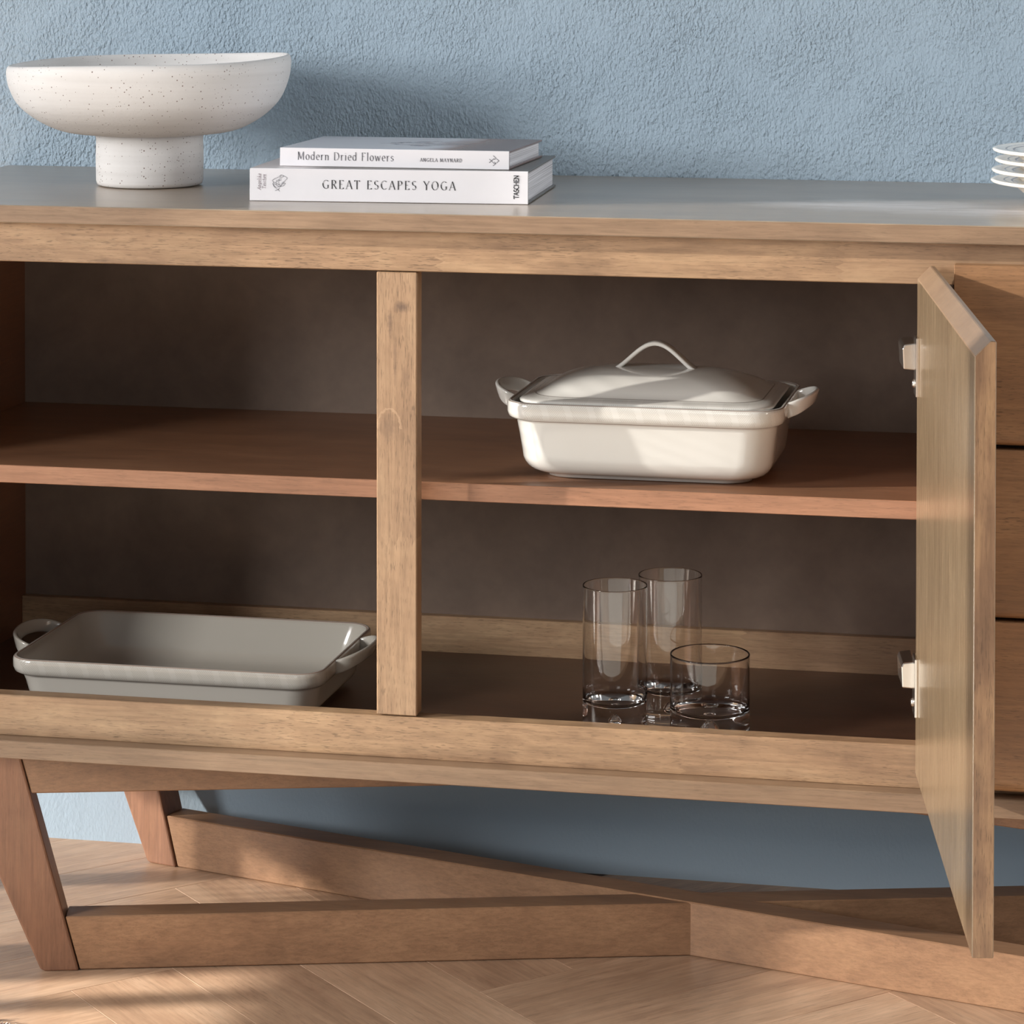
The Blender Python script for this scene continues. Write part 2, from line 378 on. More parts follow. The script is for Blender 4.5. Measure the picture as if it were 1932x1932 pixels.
# left wall: door-height window bay; the sun comes in through it
lw = empty('wall_left', kind='structure')
XI = XW-.12
H0 = (-XW-.17)/3
def wpart(n_, y0, y1, z0, z1, mat='white_paint'): return box(n_, XI, XW, y0, y1, z0, z1, W[mat], lw, bevel=.002)
wpart('wall_panel', .36, YW, 0, H); wpart('wall_panel', -1.52, -1.45, 0, H); wpart('wall_panel', -1.45, .36, 2.25, H)
wpart('wall_panel', -.63, .36, H0+.16, 2.25)
win = empty('window_1', kind='structure')
def fpart(n_, y0, y1, z0, z1): return box(n_, XI+.03, XI+.09, y0, y1, z0, z1, W['white_paint'], win, bevel=.002)
H0 = (-XW-.17)/3
fpart('jamb', .30, .36, 0, H0); fpart('jamb', -1.45, -1.39, 0, 2.25); fpart('head', -1.39, -.63, 2.19, 2.25)
fpart('transom', -1.39, .30, H0, H0+.16)
fpart('sill', -1.39, .30, 0, .03)
slv, slf = boxvf(XI+.04, XI+.042, -1.385, -.635, -.0042, .0042)  # unseen thin slats, added to weaken the sun through the upper pane
slm = bpy.data.meshes.new('sun_dimming_slat'); slm.from_pydata(slv, [], slf); slm.materials.append(W['white_paint'])
for k in range(int((2.18-(H0+.17))/.014)):
    o = bpy.data.objects.new('sun_dimming_slat', slm); COL.objects.link(o); o.parent = win; o.location = (0, 0, H0+.17+.014*k)
fpart('glazing_bar', -.662, -.640, .03, H0)
fpart('glazing_bar', -.568, -.46, .03, H0)
fpart('glazing_bar', -.240, -.212, .03, H0)
for k in range(33): box('sun_dimming_bar', XI+.05, XI+.053, -.44+.022*k, -.429+.022*k, .03, H0, W['white_paint'], win, bevel=0)  # unseen fine bars, added to weaken the sun between the legs

fl = empty('floor', kind='structure')
box('subfloor', XW-.12, 3.4, -4.4, YW+.12, -.06, -.0125, W['plank'], fl, bevel=0)
PWD, PN = .1185, 5
def plank_mesh():
    L, Wd = PWD*PN/2-.0001, PWD/2-.0001
    v, f = boxvf(-L, L, -Wd, Wd, -.012, 0)
    me = bpy.data.meshes.new('plank'); me.from_pydata(v, [], f); bm = bmesh.new(); bm.from_mesh(me)
    bmesh.ops.recalc_face_normals(bm, faces=bm.faces)
    bmesh.ops.bevel(bm, geom=[e for e in bm.edges if all(q.co.z > -.001 for q in e.verts)], offset=.0004, segments=1, affect='EDGES')
    bm.to_mesh(me); bm.free(); me.materials.append(W['plank']); return me
PM = plank_mesh()
S2 = math.sqrt(.5)
def pq(p, q): return ((p+q)*S2, (q-p)*S2)
seen = set(); planks = []
for i in range(-40, 40):
    for j in range(-40, 40):
        ip = -i-1; d = (ip-j) % (2*PN)
        if d < PN: key = ('h', ip-d, j); i0 = -(ip-d)-1; ctr = (i0+1-PN/2, j+.5); ang = -math.pi/4      # runs along p
        else: j0 = j-(2*PN-1-d); key = ('v', i, j0); ctr = (i+.5, j0+PN/2); ang = math.pi/4
        if key in seen: continue
        seen.add(key)
        x, y = pq(-.065+ctr[0]*PWD, .048+ctr[1]*PWD)
        if -1.5 < x < 1.9 and -1.35 < y < YW+.18: planks.append((x, y, ang))
planks.sort(key=lambda t: (t[0]-.2)**2+(t[1]+.1)**2)
for x, y, ang in planks[:150]:
    o = bpy.data.objects.new('plank', PM); COL.objects.link(o); o.parent = fl; o.location = (x, y, 0)
    o.rotation_euler = (0, 0, ang+(math.pi if R.random() < .5 else 0))

# ------------------------------------------------------------------ sideboard
ZT, ZTB, ZRB, ZST, ZSB, ZBR, ZBP, ZBB = .8218, .8034, .7606, .5354, .5165, .3015, .2585, .2393
YB, YR, YS, YRR, YTB = .4669, .0193, .0686, .4547, .4768
XL, XR, XC = -.6657, 1.0390, .1866
sb = empty('sideboard', (XC, .24, 0), label='long brown wooden sideboard on crossed trapezoid legs against the blue wall, one door open', cat='sideboard')
OX, OY = XC, .24
def sbox(n_, x0, x1, y0, y1, z0, z1, mat, bevel=.0008, parent=None): return box(n_, x0-OX, x1-OX, y0-OY, y1-OY, z0, z1, W[mat], parent or sb, bevel)
tp = sbox('tabletop', -.6896, 1.063, 0, YTB, ZTB, ZT, 'top', bevel=.0009)
tp.data.materials.append(W['edge'])
for p in tp.data.polygons:
    if abs(p.normal.z) < .5: p.material_index = 1
sbox('top_rail', -.686, 1.059, YR, YR+.022, ZRB, ZTB, 'rail')
sbox('bottom_rail', -.686, 1.059, YR, YR+.0205, ZBP, ZBR, 'rail')
sbox('rear_rail', XL, .4555, YRR, YRR+.012, ZBP, ZBR, 'rail')
sbox('base_panel', -.6896, 1.063, 0, YTB-.004, ZBB, ZBP, 'edge')
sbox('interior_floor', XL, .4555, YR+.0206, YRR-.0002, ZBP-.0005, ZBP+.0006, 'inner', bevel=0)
sbox('back_panel', XL, XR, YB, YB+.006, ZBP, ZTB, 'back', bevel=0)
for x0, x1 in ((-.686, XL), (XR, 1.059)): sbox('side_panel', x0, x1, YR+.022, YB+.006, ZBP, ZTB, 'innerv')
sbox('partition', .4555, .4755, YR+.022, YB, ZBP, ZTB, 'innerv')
sh = sbox('shelf', XL, .4555, YS, YB, ZSB, ZST, 'shelf', bevel=.0006)
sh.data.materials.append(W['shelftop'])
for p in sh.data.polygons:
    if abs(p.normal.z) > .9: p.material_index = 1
for x0, x1 in ((-.1066, -.0641), (.4475, .4798)): sbox('stile', x0, x1, YR, YR+.0215, ZBR+.0012, ZRB-.0012, 'post', bevel=.001)
# open door
HX, HY, DA, DWD = .4464, .0091, .1652, .5207
dd = Vector((math.sin(DA), -math.cos(DA), 0)); dn = Vector((math.cos(DA), math.sin(DA), 0)); dh = Vector((HX-OX, HY-OY, 0))
DT, ZD0, ZDI, ZDO = .0176, .2767, .7674, .7796
def dfn(p, q, t): return dh+dd*t+dn*p+Vector((0, 0, q))
door = prism('door', [(0, ZD0), (DT, ZD0), (DT, ZDO), (DT-.0048, ZDO+.0004), (0, ZDI)], dfn, 0, DWD, [W['door'], W['endgrain'], W['edge']], sb, bevel=.0007)
for p in door.data.polygons:
    if abs(p.normal.dot(dd)) > .8: p.material_index = 1
    elif p.normal.z > .3: p.material_index = 2
for zc in (.6828, .3672):   # concealed hinges: flange plate on the door, arm reaching into the cabinet, screw head
    v, f = [], []
    def addbox(c, ex, ey, ez, bev=0):
        k = len(v)
        bv, bf = boxvf(-.5, .5, -.5, .5, -.5, .5)
        for q in bv: v.append(tuple(Vector(c)+dd*q[0]*ex+dn*q[1]*ey+Vector((0, 0, q[2]*ez))))
        f.extend([tuple(a+k for a in g) for g in bf])
    base = dh+Vector((0, 0, zc))
    h_ = empty
    addbox(base+dd*.012-dn*.0016, .026, .0032, .058)
    mesh('hinge', v, f, W['chrome'], door, bevel=.0008, seg=2)
    v, f = [], []
    ctr = base-dd*.018-dn*.0078+Vector((0, 0, .008)); k = 0
    pr = [(-.0125, -.0125), (.0, -.0135), (.0, .0135), (-.0115, .012), (-.0135, .008)]
    prism('hinge_arm', [(a_-.0012, b_) for a_, b_ in pr], lambda p, q, t, c=base: tuple(c+dn*p+dd*t+Vector((0, 0, q+.008))), -.045, .004, W['chrome'], door, bevel=.0012, seg=2)
    sv = lathe('hinge_screw', [(0, 0), (.0045, .0), (.0042, .0012), (.003, .0022), (0, .0026)], W['chrome'], door, n=20)
    sv.matrix_local = Matrix.Translation(base+dd*.006-dn*.0032+Vector((0, 0, -.018))) @ (-dn).to_track_quat('Z', 'Y').to_matrix().to_4x4()
# drawers
for z0, z1 in ((.6062, .7827), (.4360, .6022), (.2648, .4329)):
    rd = .009
    prof = [(-.0, z1), (-.0, z0+rd)]+[(rd*.75*(1-math.cos(a)), z0+rd*(1-math.sin(a))) for a in (.4, .8, 1.2, math.pi/2)]+[(.0170, z0), (.0170, z1)]
    prism('drawer', prof, lambda p, q, t: (t-OX, p+.0012-OY, q), .4828, 1.042, W['drawer'], sb, bevel=.0005)
sbox('drawer_carcass', .4755, XR, YR+.0005, YB-.001, ZBP+.001, ZRB+.03, 'gap', bevel=0)
# crossed leg frames
TH, LL, T = .2675, .6595, .035
ZC = ZBB
YC = .2462
for s in (1, -1):
    u = Vector((math.cos(TH), s*math.sin(TH), 0)); nrm = Vector((s*math.sin(TH), -math.cos(TH), 0))   # u runs left to right, nrm faces the room
    c0 = Vector((XC-OX, YC-OY, 0))
    mk = lambda p, q, t: tuple(c0+u*p+nrm*t+Vector((0, 0, q)))
    IS, OS, WB = .265, .42, .041
    eb = .0005 if s > 0 else -.0005
    def xin(z): return -LL-IS*z
    for e in (-1, 1):
        g = (lambda p: p) if e < 0 else (lambda p: -p)
        prof = [(g(xin(0)+.001), .0), (g(xin(0)-WB+.006), .0), (g(xin(0)-WB+.001), .0025), (g(xin(0)-WB-.003), .012), (g(xin(0)-WB-OS*ZC), ZC), (g(xin(ZC)+.001), ZC)]
        prism('leg', prof, mk, -T/2-.002, T/2+.002, W['leg'], sb, bevel=.0022, seg=2)
    zb = .0585-.0006*s; z00 = .0006+.0002*s
    prism('floor_beam', [(xin(0)+.002, z00), (-xin(0)-.002, z00), (-xin(zb)-.002, zb), (xin(zb)+.002, zb)], mk, -T/2+eb, T/2+eb, W['beam'], sb, bevel=.0012)
    za = .1905+.0003*s
    prism('apron_beam', [(xin(za)+.002, za), (-xin(za)-.002, za), (-xin(ZC)-.002, ZC-.0008-.0003*s), (xin(ZC)+.002, ZC-.0008-.0003*s)], mk, -T/2+eb, T/2+eb, W['beam'], sb, bevel=.0012)

# ------------------------------------------------------------------ footed bowl
fb = empty('footed_bowl', (-.4325, .255, ZT), label='large speckled off-white stoneware bowl on a thick round foot, left end of the sideboard top', cat='bowl')
pr = [(.0, .0575), (.057, .0578), (.0768, .0592), (.0964, .0622), (.1137, .069), (.1327, .081), (.1476, .0965), (.1560, .1155), (.1587, .131), (.1578, .1385), (.1555, .1412), (.1530, .1395), (.1515, .130), (.147, .112), (.136, .095), (.118, .080), (.09, .071), (.05, .0672), (0, .0665)]
tilt = lambda x, y, z: (.030*x+.006*y)*max(0, (z-.06)/.08)+.0012*math.sin(3*math.atan2(y, x)+.5)*max(0, (z-.08)/.06)
P = [(q[0] if q[0] > 0 else 0, q[1]) for q in spline(pr, 4)]
P[0] = (0, P[0][1]); P[-1] = (0, P[-1][1])
lathe('bowl', P, W['bowl'], fb, n=128, zt=tilt)
lathe('foot', [(0, .0006), (.055, .0006), (.0585, .0022), (.0598, .006), (.0602, .03), (.0597, .052), (.0605, .0585), (0, .0585)], W['foot'], fb, n=96)

# ------------------------------------------------------------------ broad-nib stroke lettering for the book spines
def arc(cx, cy, rx, ry, a0, a1, n=10): return [(cx+rx*math.cos(math.radians(a0+(a1-a0)*k/n)), cy+ry*math.sin(math.radians(a0+(a1-a0)*k/n))) for k in range(n+1)]
GL = {
 'A': (.72, [[(.03, 0), (.36, 1)], [(.36, 1), (.69, 0)], [(.14, .33), (.58, .33)]], [(.03, 0), (.69, 0)]),
 'C': (.7, [arc(.42, .5, .36, .5, 50, 310, 18)], []),
 'D': (.76, [[(.12, 0), (.12, 1)], [(.12, 1), (.3, 1)]+arc(.3, .5, .38, .5, 90, -90, 14)+[(.12, 0)]], [(.12, 0), (.12, 1)]),
 'E': (.58, [[(.12, 0), (.12, 1)], [(.12, 1), (.5, 1), (.5, .9)], [(.12, .52), (.42, .52)], [(.12, 0), (.52, 0), (.52, .12)]], [(.12, 0), (.12, 1)]),
 'F': (.54, [[(.12, 0), (.12, 1)], [(.12, 1), (.5, 1), (.5, .9)], [(.12, .52), (.42, .52)]], [(.12, 0), (.12, 1)]),
 'G': (.76, [arc(.42, .5, .36, .5, 50, 310, 18), [(.66, .12), (.66, .42)]], [(.66, .42)]),
 'H': (.78, [[(.12, 0), (.12, 1)], [(.66, 0), (.66, 1)], [(.12, .52), (.66, .52)]], [(.12, 0), (.12, 1), (.66, 0), (.66, 1)]),
 'L': (.54, [[(.12, 0), (.12, 1)], [(.12, 0), (.5, 0), (.5, .12)]], [(.12, 0), (.12, 1)]),
 'M': (.92, [[(.12, 0), (.14, 1)], [(.14, 1), (.46, .1)], [(.46, .1), (.78, 1)], [(.78, 1), (.8, 0)]], [(.12, 0), (.8, 0), (.12, 1), (.8, 1)]),
 'N': (.8, [[(.12, 0), (.12, 1)], [(.12, 1), (.66, 0)], [(.66, 0), (.66, 1)]], [(.12, 0), (.12, 1), (.66, 1)]),
 'O': (.8, [arc(.4, .5, .35, .5, 0, 360, 24)], []),
 'P': (.6, [[(.12, 0), (.12, 1)], [(.12, 1), (.28, 1)]+arc(.28, .74, .26, .26, 90, -90, 10)+[(.12, .48)]], [(.12, 0), (.12, 1)]),
 'R': (.66, [[(.12, 0), (.12, 1)], [(.12, 1), (.28, 1)]+arc(.28, .75, .25, .25, 90, -90, 10)+[(.12, .5)], [(.3, .5), (.62, 0)]], [(.12, 0), (.12, 1), (.62, 0)]),
 'S': (.54, [arc(.28, .75, .2, .25, 40, 270, 10)+arc(.26, .25, .22, .25, 90, -140, 10)], []),
 'T': (.64, [[(.32, 0), (.32, 1)], [(.04, .88), (.04, 1), (.6, 1), (.6, .88)]], [(.32, 0)]),
 'Y': (.68, [[(.04, 1), (.34, .48)], [(.64, 1), (.34, .48)], [(.34, .48), (.34, 0)]], [(.04, 1), (.64, 1), (.34, 0)]),
 'a': (.48, [arc(.22, .5, .17, .17, 150, 0, 6)+[(.39, .06), (.45, .0)], arc(.22, .2, .17, .2, 60, 320, 12)], []),
 'c': (.44, [arc(.25, .33, .2, .33, 50, 310, 12)], []),
 'd': (.54, [arc(.24, .33, .2, .33, 40, 320, 14), [(.44, 0), (.44, 1.04)]], [(.44, 1.04)]),
 'e': (.47, [[(.06, .36), (.42, .36)]+arc(.25, .33, .19, .33, 10, 310, 14)], []),
 'g': (.5, [arc(.24, .36, .19, .28, 0, 360, 14), [(.43, .6), (.43, -.1)]+arc(.24, -.1, .19, .2, 0, -140, 6)], []),
 'h': (.54, [[(.1, 0), (.1, 1.04)], arc(.27, .42, .17, .22, 180, 0, 8)+[(.44, 0)]], [(.1, 0), (.44, 0)]),
 'i': (.24, [[(.12, 0), (.12, .64)], [(.11, .86), (.13, .9)]], [(.12, 0), (.08, .64)]),
 'k': (.5, [[(.1, 0), (.1, 1.04)], [(.1, .25), (.42, .62)], [(.2, .36), (.46, 0)]], [(.1, 0), (.46, 0)]),
 'l': (.24, [[(.12, 0), (.12, 1.04)]], [(.12, 0), (.08, 1.04)]),
 'n': (.54, [[(.1, 0), (.1, .64)], arc(.27, .42, .17, .22, 180, 0, 8)+[(.44, 0)]], [(.1, 0), (.44, 0), (.06, .64)]),
 'o': (.52, [arc(.26, .33, .21, .33, 0, 360, 20)], []),
 'r': (.38, [[(.1, 0), (.1, .64)], arc(.26, .42, .16, .22, 180, 60, 6)], [(.1, 0), (.06, .64)]),
 's': (.4, [arc(.2, .49, .13, .155, 30, 270, 8)+arc(.19, .165, .15, .165, 90, -150, 8)], []),
 'w': (.74, [[(.04, .64), (.2, 0)], [(.2, 0), (.37, .6)], [(.37, .6), (.53, 0)], [(.53, 0), (.7, .64)]], [(.04, .64), (.7, .64)]),
}
def lettering(name, text, x, z, size, mat, parent, y, thick=.11, thin=.035, track=.06, serif=.09, slant=0., rot=0., bold=0, length=None):
    """text on a vertical spine (xz plane) facing -y; x,z = start of baseline"""
    v, f = [], []; pen = 0
    if length: track = (length/size-textwidth(text, 1, 0))/(len(text)-1)
    ca, sa = math.cos(rot), math.sin(rot)
    def put(a, b):
        a, b = (a+slant*b)*size, b*size
        v.append((x+a*ca-b*sa, y, z+a*sa+b*ca)); return len(v)-1
    def stroke(p, q):
        d = Vector((q[0]-p[0], q[1]-p[1])); L = d.length
        if L < 1e-6: return
        d /= L
        wd = thin+(thick-thin)*abs(d.y)**1.3 if d.y*d.x <= 0.02 or abs(d.x) < .2 else thin+(thick-thin)*.25*abs(d.y)
        wd = wd/2+bold
        nx, ny = -d.y*wd, d.x*wd; e = thin*.35
        a = (p[0]-d.x*e, p[1]-d.y*e); b = (q[0]+d.x*e, q[1]+d.y*e)
        k = [put(pen+a[0]+nx, a[1]+ny), put(pen+a[0]-nx, a[1]-ny), put(pen+b[0]-nx, b[1]-ny), put(pen+b[0]+nx, b[1]+ny)]
        f.append(tuple(k))
    for ch in text:
        if ch == ' ': pen += .32+track; continue
        wd, st, se = GL[ch]
        for pl in st:
            for p, q in zip(pl, pl[1:]): stroke(p, q)
        if serif:
            for a, b in se: stroke((a-serif, b), (a+serif, b))
        pen += wd+track
    # strokes get a hair of thickness
    k = len(v); v += [(a, b+.00008, c) for a, b, c in v]
    f2 = list(f)
    for q in f2:
        f.append(tuple(i+k for i in reversed(q)))
        for i in range(4): a, b = q[i], q[(i+1) % 4]; f.append((a, b, b+k, a+k))
    return mesh(name, v, f, W[mat], parent, recalc=False), pen*size
def textwidth(text, size, track): return sum((.32+track) if c == ' ' else GL[c][0]+track for c in text)*size

def book(name, loc, rz, L, D, Tk, spine, cover, label, group=None, ct=.0022, topmat=None):
    e = empty(name, loc, rz, label, 'book', group)
    # origin at front-left bottom corner; spine faces the room
    prof = [(0, 0), (D, 0), (D, ct), (.0035, ct), (.0035, Tk-ct), (D, Tk-ct), (D, Tk), (0.0008, Tk)]
    c = prism('cover', prof, lambda p, q, t: (t, p, q), 0, L, [W[spine], W[cover], W[topmat or cover]], e, bevel=.0004)
    for p in c.data.polygons:
        if p.normal.y < -.5 and p.center.y < .002: p.material_index = 0
        elif p.normal.z > .5 and p.center.z > Tk-.001: p.material_index = 2
        else: p.material_index = 1
    pg = box('page_block', .003, L-.003, .0040, D-.004, ct+.0001, Tk-ct-.0001, W['pages'], e, bevel=0)
    return e
b1 = book('book', (-.2661, .0966, ZT+.0004), .064, .2985, .215, .0345, 'bookwhite', 'bookgrey', 'thick white-spined book with wide-spaced black capitals, lower of the two stacked on the top')
# pale jacket corner of the lower book's cover beyond the upper book (left end)
y0 = -.00016
lettering('title_lettering', 'GREAT ESCAPES YOGA', .0788, .0138, .0090, 'ink', b1, y0, length=.1425, thick=.105, thin=.03)
lettering('publisher_lettering', 'TASCHEN', .2885, .0058, .0050, 'ink', b1, y0, thick=.16, thin=.14, serif=0, length=.0247, rot=math.pi/2)
lettering('author_lettering', 'Angelika', .0120, .0116, .0036, 'redink', b1, y0, slant=.2, rot=math.pi/2, thick=.10, thin=.06, length=.0170)
lettering('author_lettering', 'Taschen', .0173, .0126, .0036, 'redink', b1, y0, slant=.2, rot=math.pi/2, thick=.10, thin=.06, length=.0153)
def linedraw(name, polys, x, z, s, wd, mat, parent, y):
    v, f = [], []
    for pl in polys:
        for p, q in zip(pl, pl[1:]):
            d = Vector((q[0]-p[0], q[1]-p[1])); 
            if d.length < 1e-9: continue
            d.normalize(); nx, ny = -d.y*wd/2/s, d.x*wd/2/s; k = len(v)
            for a, b in ((p[0]+nx, p[1]+ny), (p[0]-nx, p[1]-ny), (q[0]-nx, q[1]-ny), (q[0]+nx, q[1]+ny)): v.append((x+a*s, y, z+b*s))
            for a, b in ((p[0]+nx, p[1]+ny), (p[0]-nx, p[1]-ny), (q[0]-nx, q[1]-ny), (q[0]+nx, q[1]+ny)): v.append((x+a*s, y+.00012, z+b*s))
            f += [(k, k+1, k+2, k+3), (k+7, k+6, k+5, k+4), (k, k+4, k+5, k+1), (k+1, k+5, k+6, k+2), (k+2, k+6, k+7, k+3), (k+3, k+7, k+4, k)]
    return mesh(name, v, f, W[mat], parent, recalc=False)
sp = lambda pts: [tuple(p) for p in spline(pts, 5)]
lotus = [sp([(.45, 0), (.2, .15), (.05, .35), (.1, .5), (.3, .42), (.5, .3)]), sp([(.1, .5), (.0, .62), (.2, .75), (.42, .85), (.6, 1), (.78, .92), (1, .8), (.85, .6), (.7, .4), (.5, .22), (.3, .3), (.12, .42)]),
         sp([(.6, 1), (.5, .75), (.42, .55), (.5, .3)]), sp([(.3, .5), (.4, .68), (.55, .62), (.62, .8), (.78, .92)]), sp([(.78, .55), (.62, .4), (.5, .22), (.2, .2), (.02, .42)]), sp([(.2, -.05), (.4, .02), (.5, .15), (.42, .0), (.52, -.1)]), sp([(.5, .2), (.75, .28), (.88, .45), (.7, .4)]), sp([(.3, .3), (.25, .5), (.32, .66)])]
linedraw('flower_emblem', lotus, .0244, .0118, .0160, .00028, 'greyink', b1, y0)
b2 = book('book', (-.2425, .1290, ZT+.0352), .0, .2510, .172, .0195, 'bookwhite', 'photo', 'thinner white book with grey serif title, upper of the two stacked on the sideboard', topmat='photo')
lettering('title_lettering', 'Modern Dried Flowers', .0195, .0070, .0083, 'greyink', b2, y0, thick=.085, thin=.035, serif=.05, length=.1060)
lettering('author_lettering', 'ANGELA MAYNARD', .1545, .0072, .0036, 'greyink', b2, y0, thick=.13, thin=.06, serif=.06, length=.0455)
em = [[(0, .62), (.2, .5), (.0, .36)], [(.0, .36), (.38, .68), (.62, .85), (.42, 1)], [(.2, .5), (.62, .15), (.42, 0)], [(.62, .15), (.5, .25)], [(.68, .72), (1, .5), (.68, .28)], [(.45, .72), (.68, .5)], [(.38, .32), (.55, .5)]]
em = [[(.0, .66), (.5, .22), (.68, .2)], [(.0, .30), (.5, .74)], [(.38, 1), (.66, .76), (.5, .60)], [(.38, 0), (.66, .22), (.5, .40)], [(.7, .70), (.98, .5), (.7, .28)]]
linedraw('publisher_emblem', em, .2296, .0040, .0108, .00042, 'greyink', b2, y0)

# ------------------------------------------------------------------ soup plates
def plate_profile():
    up = [(0, .010), (.045, .0095), (.06, .012), (.074, .021), (.084, .0268), (.088, .0282), (.1, .0292), (.1085, .0302)]
    lo = [(.1105, .0290), (.1088, .0268), (.1, .0252), (.092, .0240), (.086, .0225), (.078, .0165), (.066, .0075), (.055, .004), (.052, .0004), (.047, .0004), (.045, .0035), (0, .0035)]
    a = [tuple(p) for p in spline(up, 3)]; b = [tuple(p) for p in spline(lo, 3)]
    return [(max(0, q[0]), q[1]) for q in a+b]
pp = plate_profile(); pp[0] = (0, pp[0][1]); pp[-1] = (0, pp[-1][1])
plb = ['bottom', 'second from the bottom', 'second from the top', 'top']
first = None
for k in range(4):
    ox = (.6185+(-.0005, .0004, .0035, .0012)[k]); z = ZT+.0003+.01065*k
    if first is None: first = o = lathe('soup_plate', pp, W['plate'], None, n=96)
    else: o = first.copy(); COL.objects.link(o)
    o.location = (ox, .2+.001*k, z); o['category'] = 'plate'; o['group'] = 'stack of cream soup plates'
    o['label'] = 'cream soup plate with brown lines, %s of the stack' % plb[k]

# ------------------------------------------------------------------ oven dishes
def ribbon(name, path, normals, hh, th, mat, parent, taper=None):
    """sweep a rounded rectangle (height hh along 'normals', thickness th sideways) along path"""
    rg = []
    for i, p in enumerate(path):
        p = Vector(p); a = Vector(path[max(0, i-1)]); b = Vector(path[min(len(path)-1, i+1)]); t = (b-a).normalized()
        nn = Vector(normals[i]); nn = (nn-t*nn.dot(t)).normalized(); s = t.cross(nn)
        k = taper[i] if taper else 1
        ring = []
        for j in range(16):
            an = 2*math.pi*j/16; ca, sa = math.cos(an), math.sin(an)
            ex = 4
            c_ = math.copysign(abs(ca)**(2/ex), ca); s_ = math.copysign(abs(sa)**(2/ex), sa)
            ring.append(tuple(p+nn*hh/2*k*c_+s*th/2*s_))
        rg.append(ring)
    return rings(name, rg, mat, parent)
def dish(name, loc, hx, hy, h, inset, rc, mat, label, band=.0185, cat='dish', rise=.010, out=.030, fy=.046):
    e = empty(name, loc, 0, label, cat)
    q = []
    fx, fyy = hx-inset, hy-inset
    q.append(rr(fx-.006, fyy-.006, rc*.8, .0015)); q.append(rr(fx-.003, fyy-.003, rc*.85, .0)); q.append(rr(fx, fyy, rc*.85, .0008))
    q.append(rr(fx+.001, fyy+.001, rc*.85, .0035)); q.append(rr(fx+.004, fyy+.004, rc*.9, .0048))
    bx = hx-.0085; zb = h-band
    k = 7
    for i in range(1, k+1):      # belly curve up to the band
        a = i/k*math.pi/2
        wdt = bx-.005-(fx+.004); q.append(rr(fx+.004+wdt*math.sin(a), fyy+.004+wdt*math.sin(a), rc, .0048+(zb*.42-.0048)*(1-math.cos(a))))
    q.append(rr(bx-.002, hy-.0105, rc, zb*.75)); q.append(rr(bx, hy-.0085, rc, zb-.004)); q.append(rr(bx+.0008, hy-.0077, rc, zb-.0012))
    q.append(rr(hx-.004, hy-.004, rc, zb-.0002)); q.append(rr(hx-.0012, hy-.0012, rc, zb+.0022)); q.append(rr(hx, hy, rc, zb+.007)); q.append(rr(hx, hy, rc, h-.004))
    q.append(rr(hx-.0004, hy-.0004, rc, h-.0014)); q.append(rr(hx-.0016, hy-.0016, rc, h-.0002)); q.append(rr(hx-.0030, hy-.0030, rc, h))
    q.append(rr(hx-.0048, hy-.0048, rc-.002, h-.0012)); q.append(rr(hx-.0058, hy-.0058, rc-.002, h-.004))
    q.append(rr(hx-.011, hy-.011, rc-.003, zb)); q.append(rr(hx-.016, hy-.016, rc-.003, h*.4)); q.append(rr(hx-.021, hy-.021, rc-.004, .016)); q.append(rr(hx-.03, hy-.03, rc-.006, .009)); q.append(rr(hx-.042, hy-.042, rc-.012, .0072))
    bd = rings('body', q, mat, e); inner = W['glaze2'] if cat == 'baking dish' else W['glaze']; bd.data.materials.append(inner)
    for p in bd.data.polygons:
        if min(p.vertices)//len(q[0]) >= 22: p.material_index = 1
    for s in (-1, 1):
        pth, nr = [], []
        M = 22
        for i in range(M+1):
            t = math.pi*i/M; st = math.sin(t)**.75
            pth.append((s*(hx-.003+out*st), -fy*math.cos(t), h-band*.52+rise*st)); nr.append((s*.35*st, 0, 1))
        ribbon('handle', pth, nr, band*.82, .0048, inner, e)
    return e
W['glaze'] = ceramic('plain_glaze', CW)
M1 = ceramic('white_glaze', CW, (.0830-.0185, .0830), strength=.35, lines=[(.0830-.0196, .00045, BR), (.0824, .0003, BR)])
cas = dish('casserole_dish', (.157, .1850, ZST+.0003), .146, .105, .083, .037, .034, M1, 'white rectangular covered casserole dish with side handles, on the shelf behind the right opening', cat='casserole', rise=.011, out=.0265, fy=.042)
def lidmat():
    m, nt, b = newmat('lid_glaze'); n = N(nt); o = n.obj(); x, y, z = n.sep(o)
    # hatch print on the flat flange, thin line where the dome starts
    fl_ = n.math('LESS_THAN', z, .0865)
    t = n.math('ADD', x, y); h1 = n.math('FRACT', n.math('DIVIDE', n.math('ADD', x, y), .0022)); h2 = n.math('FRACT', n.math('DIVIDE', n.math('SUBTRACT', x, y), .0022))
    sel = n.math('GREATER_THAN', n.math('PINGPONG', n.math('DIVIDE', x, .014), 1.), .5)
    h = n.math('ADD', n.math('MULTIPLY', sel, h1), n.math('MULTIPLY', n.math('SUBTRACT', 1, sel), h2))
    bl = n.math('LESS_THAN', n.math('FRACT', n.math('DIVIDE', x, .042)), .62)
    hm = n.math('MULTIPLY', n.math('MULTIPLY', n.math('LESS_THAN', h, .3), fl_), bl)
    c = n.mix(n.math('MULTIPLY', hm, .3), CW, srgb(140, 138, 132))
    ln = n.math('LESS_THAN', n.math('ABSOLUTE', n.math('SUBTRACT', z, .0868)), .00022)
    c = n.mix(n.math('MULTIPLY', ln, .7), c, srgb(120, 112, 106))
    nt.links.new(c, b.inputs['Base Color'])
    b.inputs['Roughness'].default_value = .12; b.inputs['Coat Weight'].default_value = .5; b.inputs['Coat Roughness'].default_value = .04
    return m
LM = lidmat()
q = []
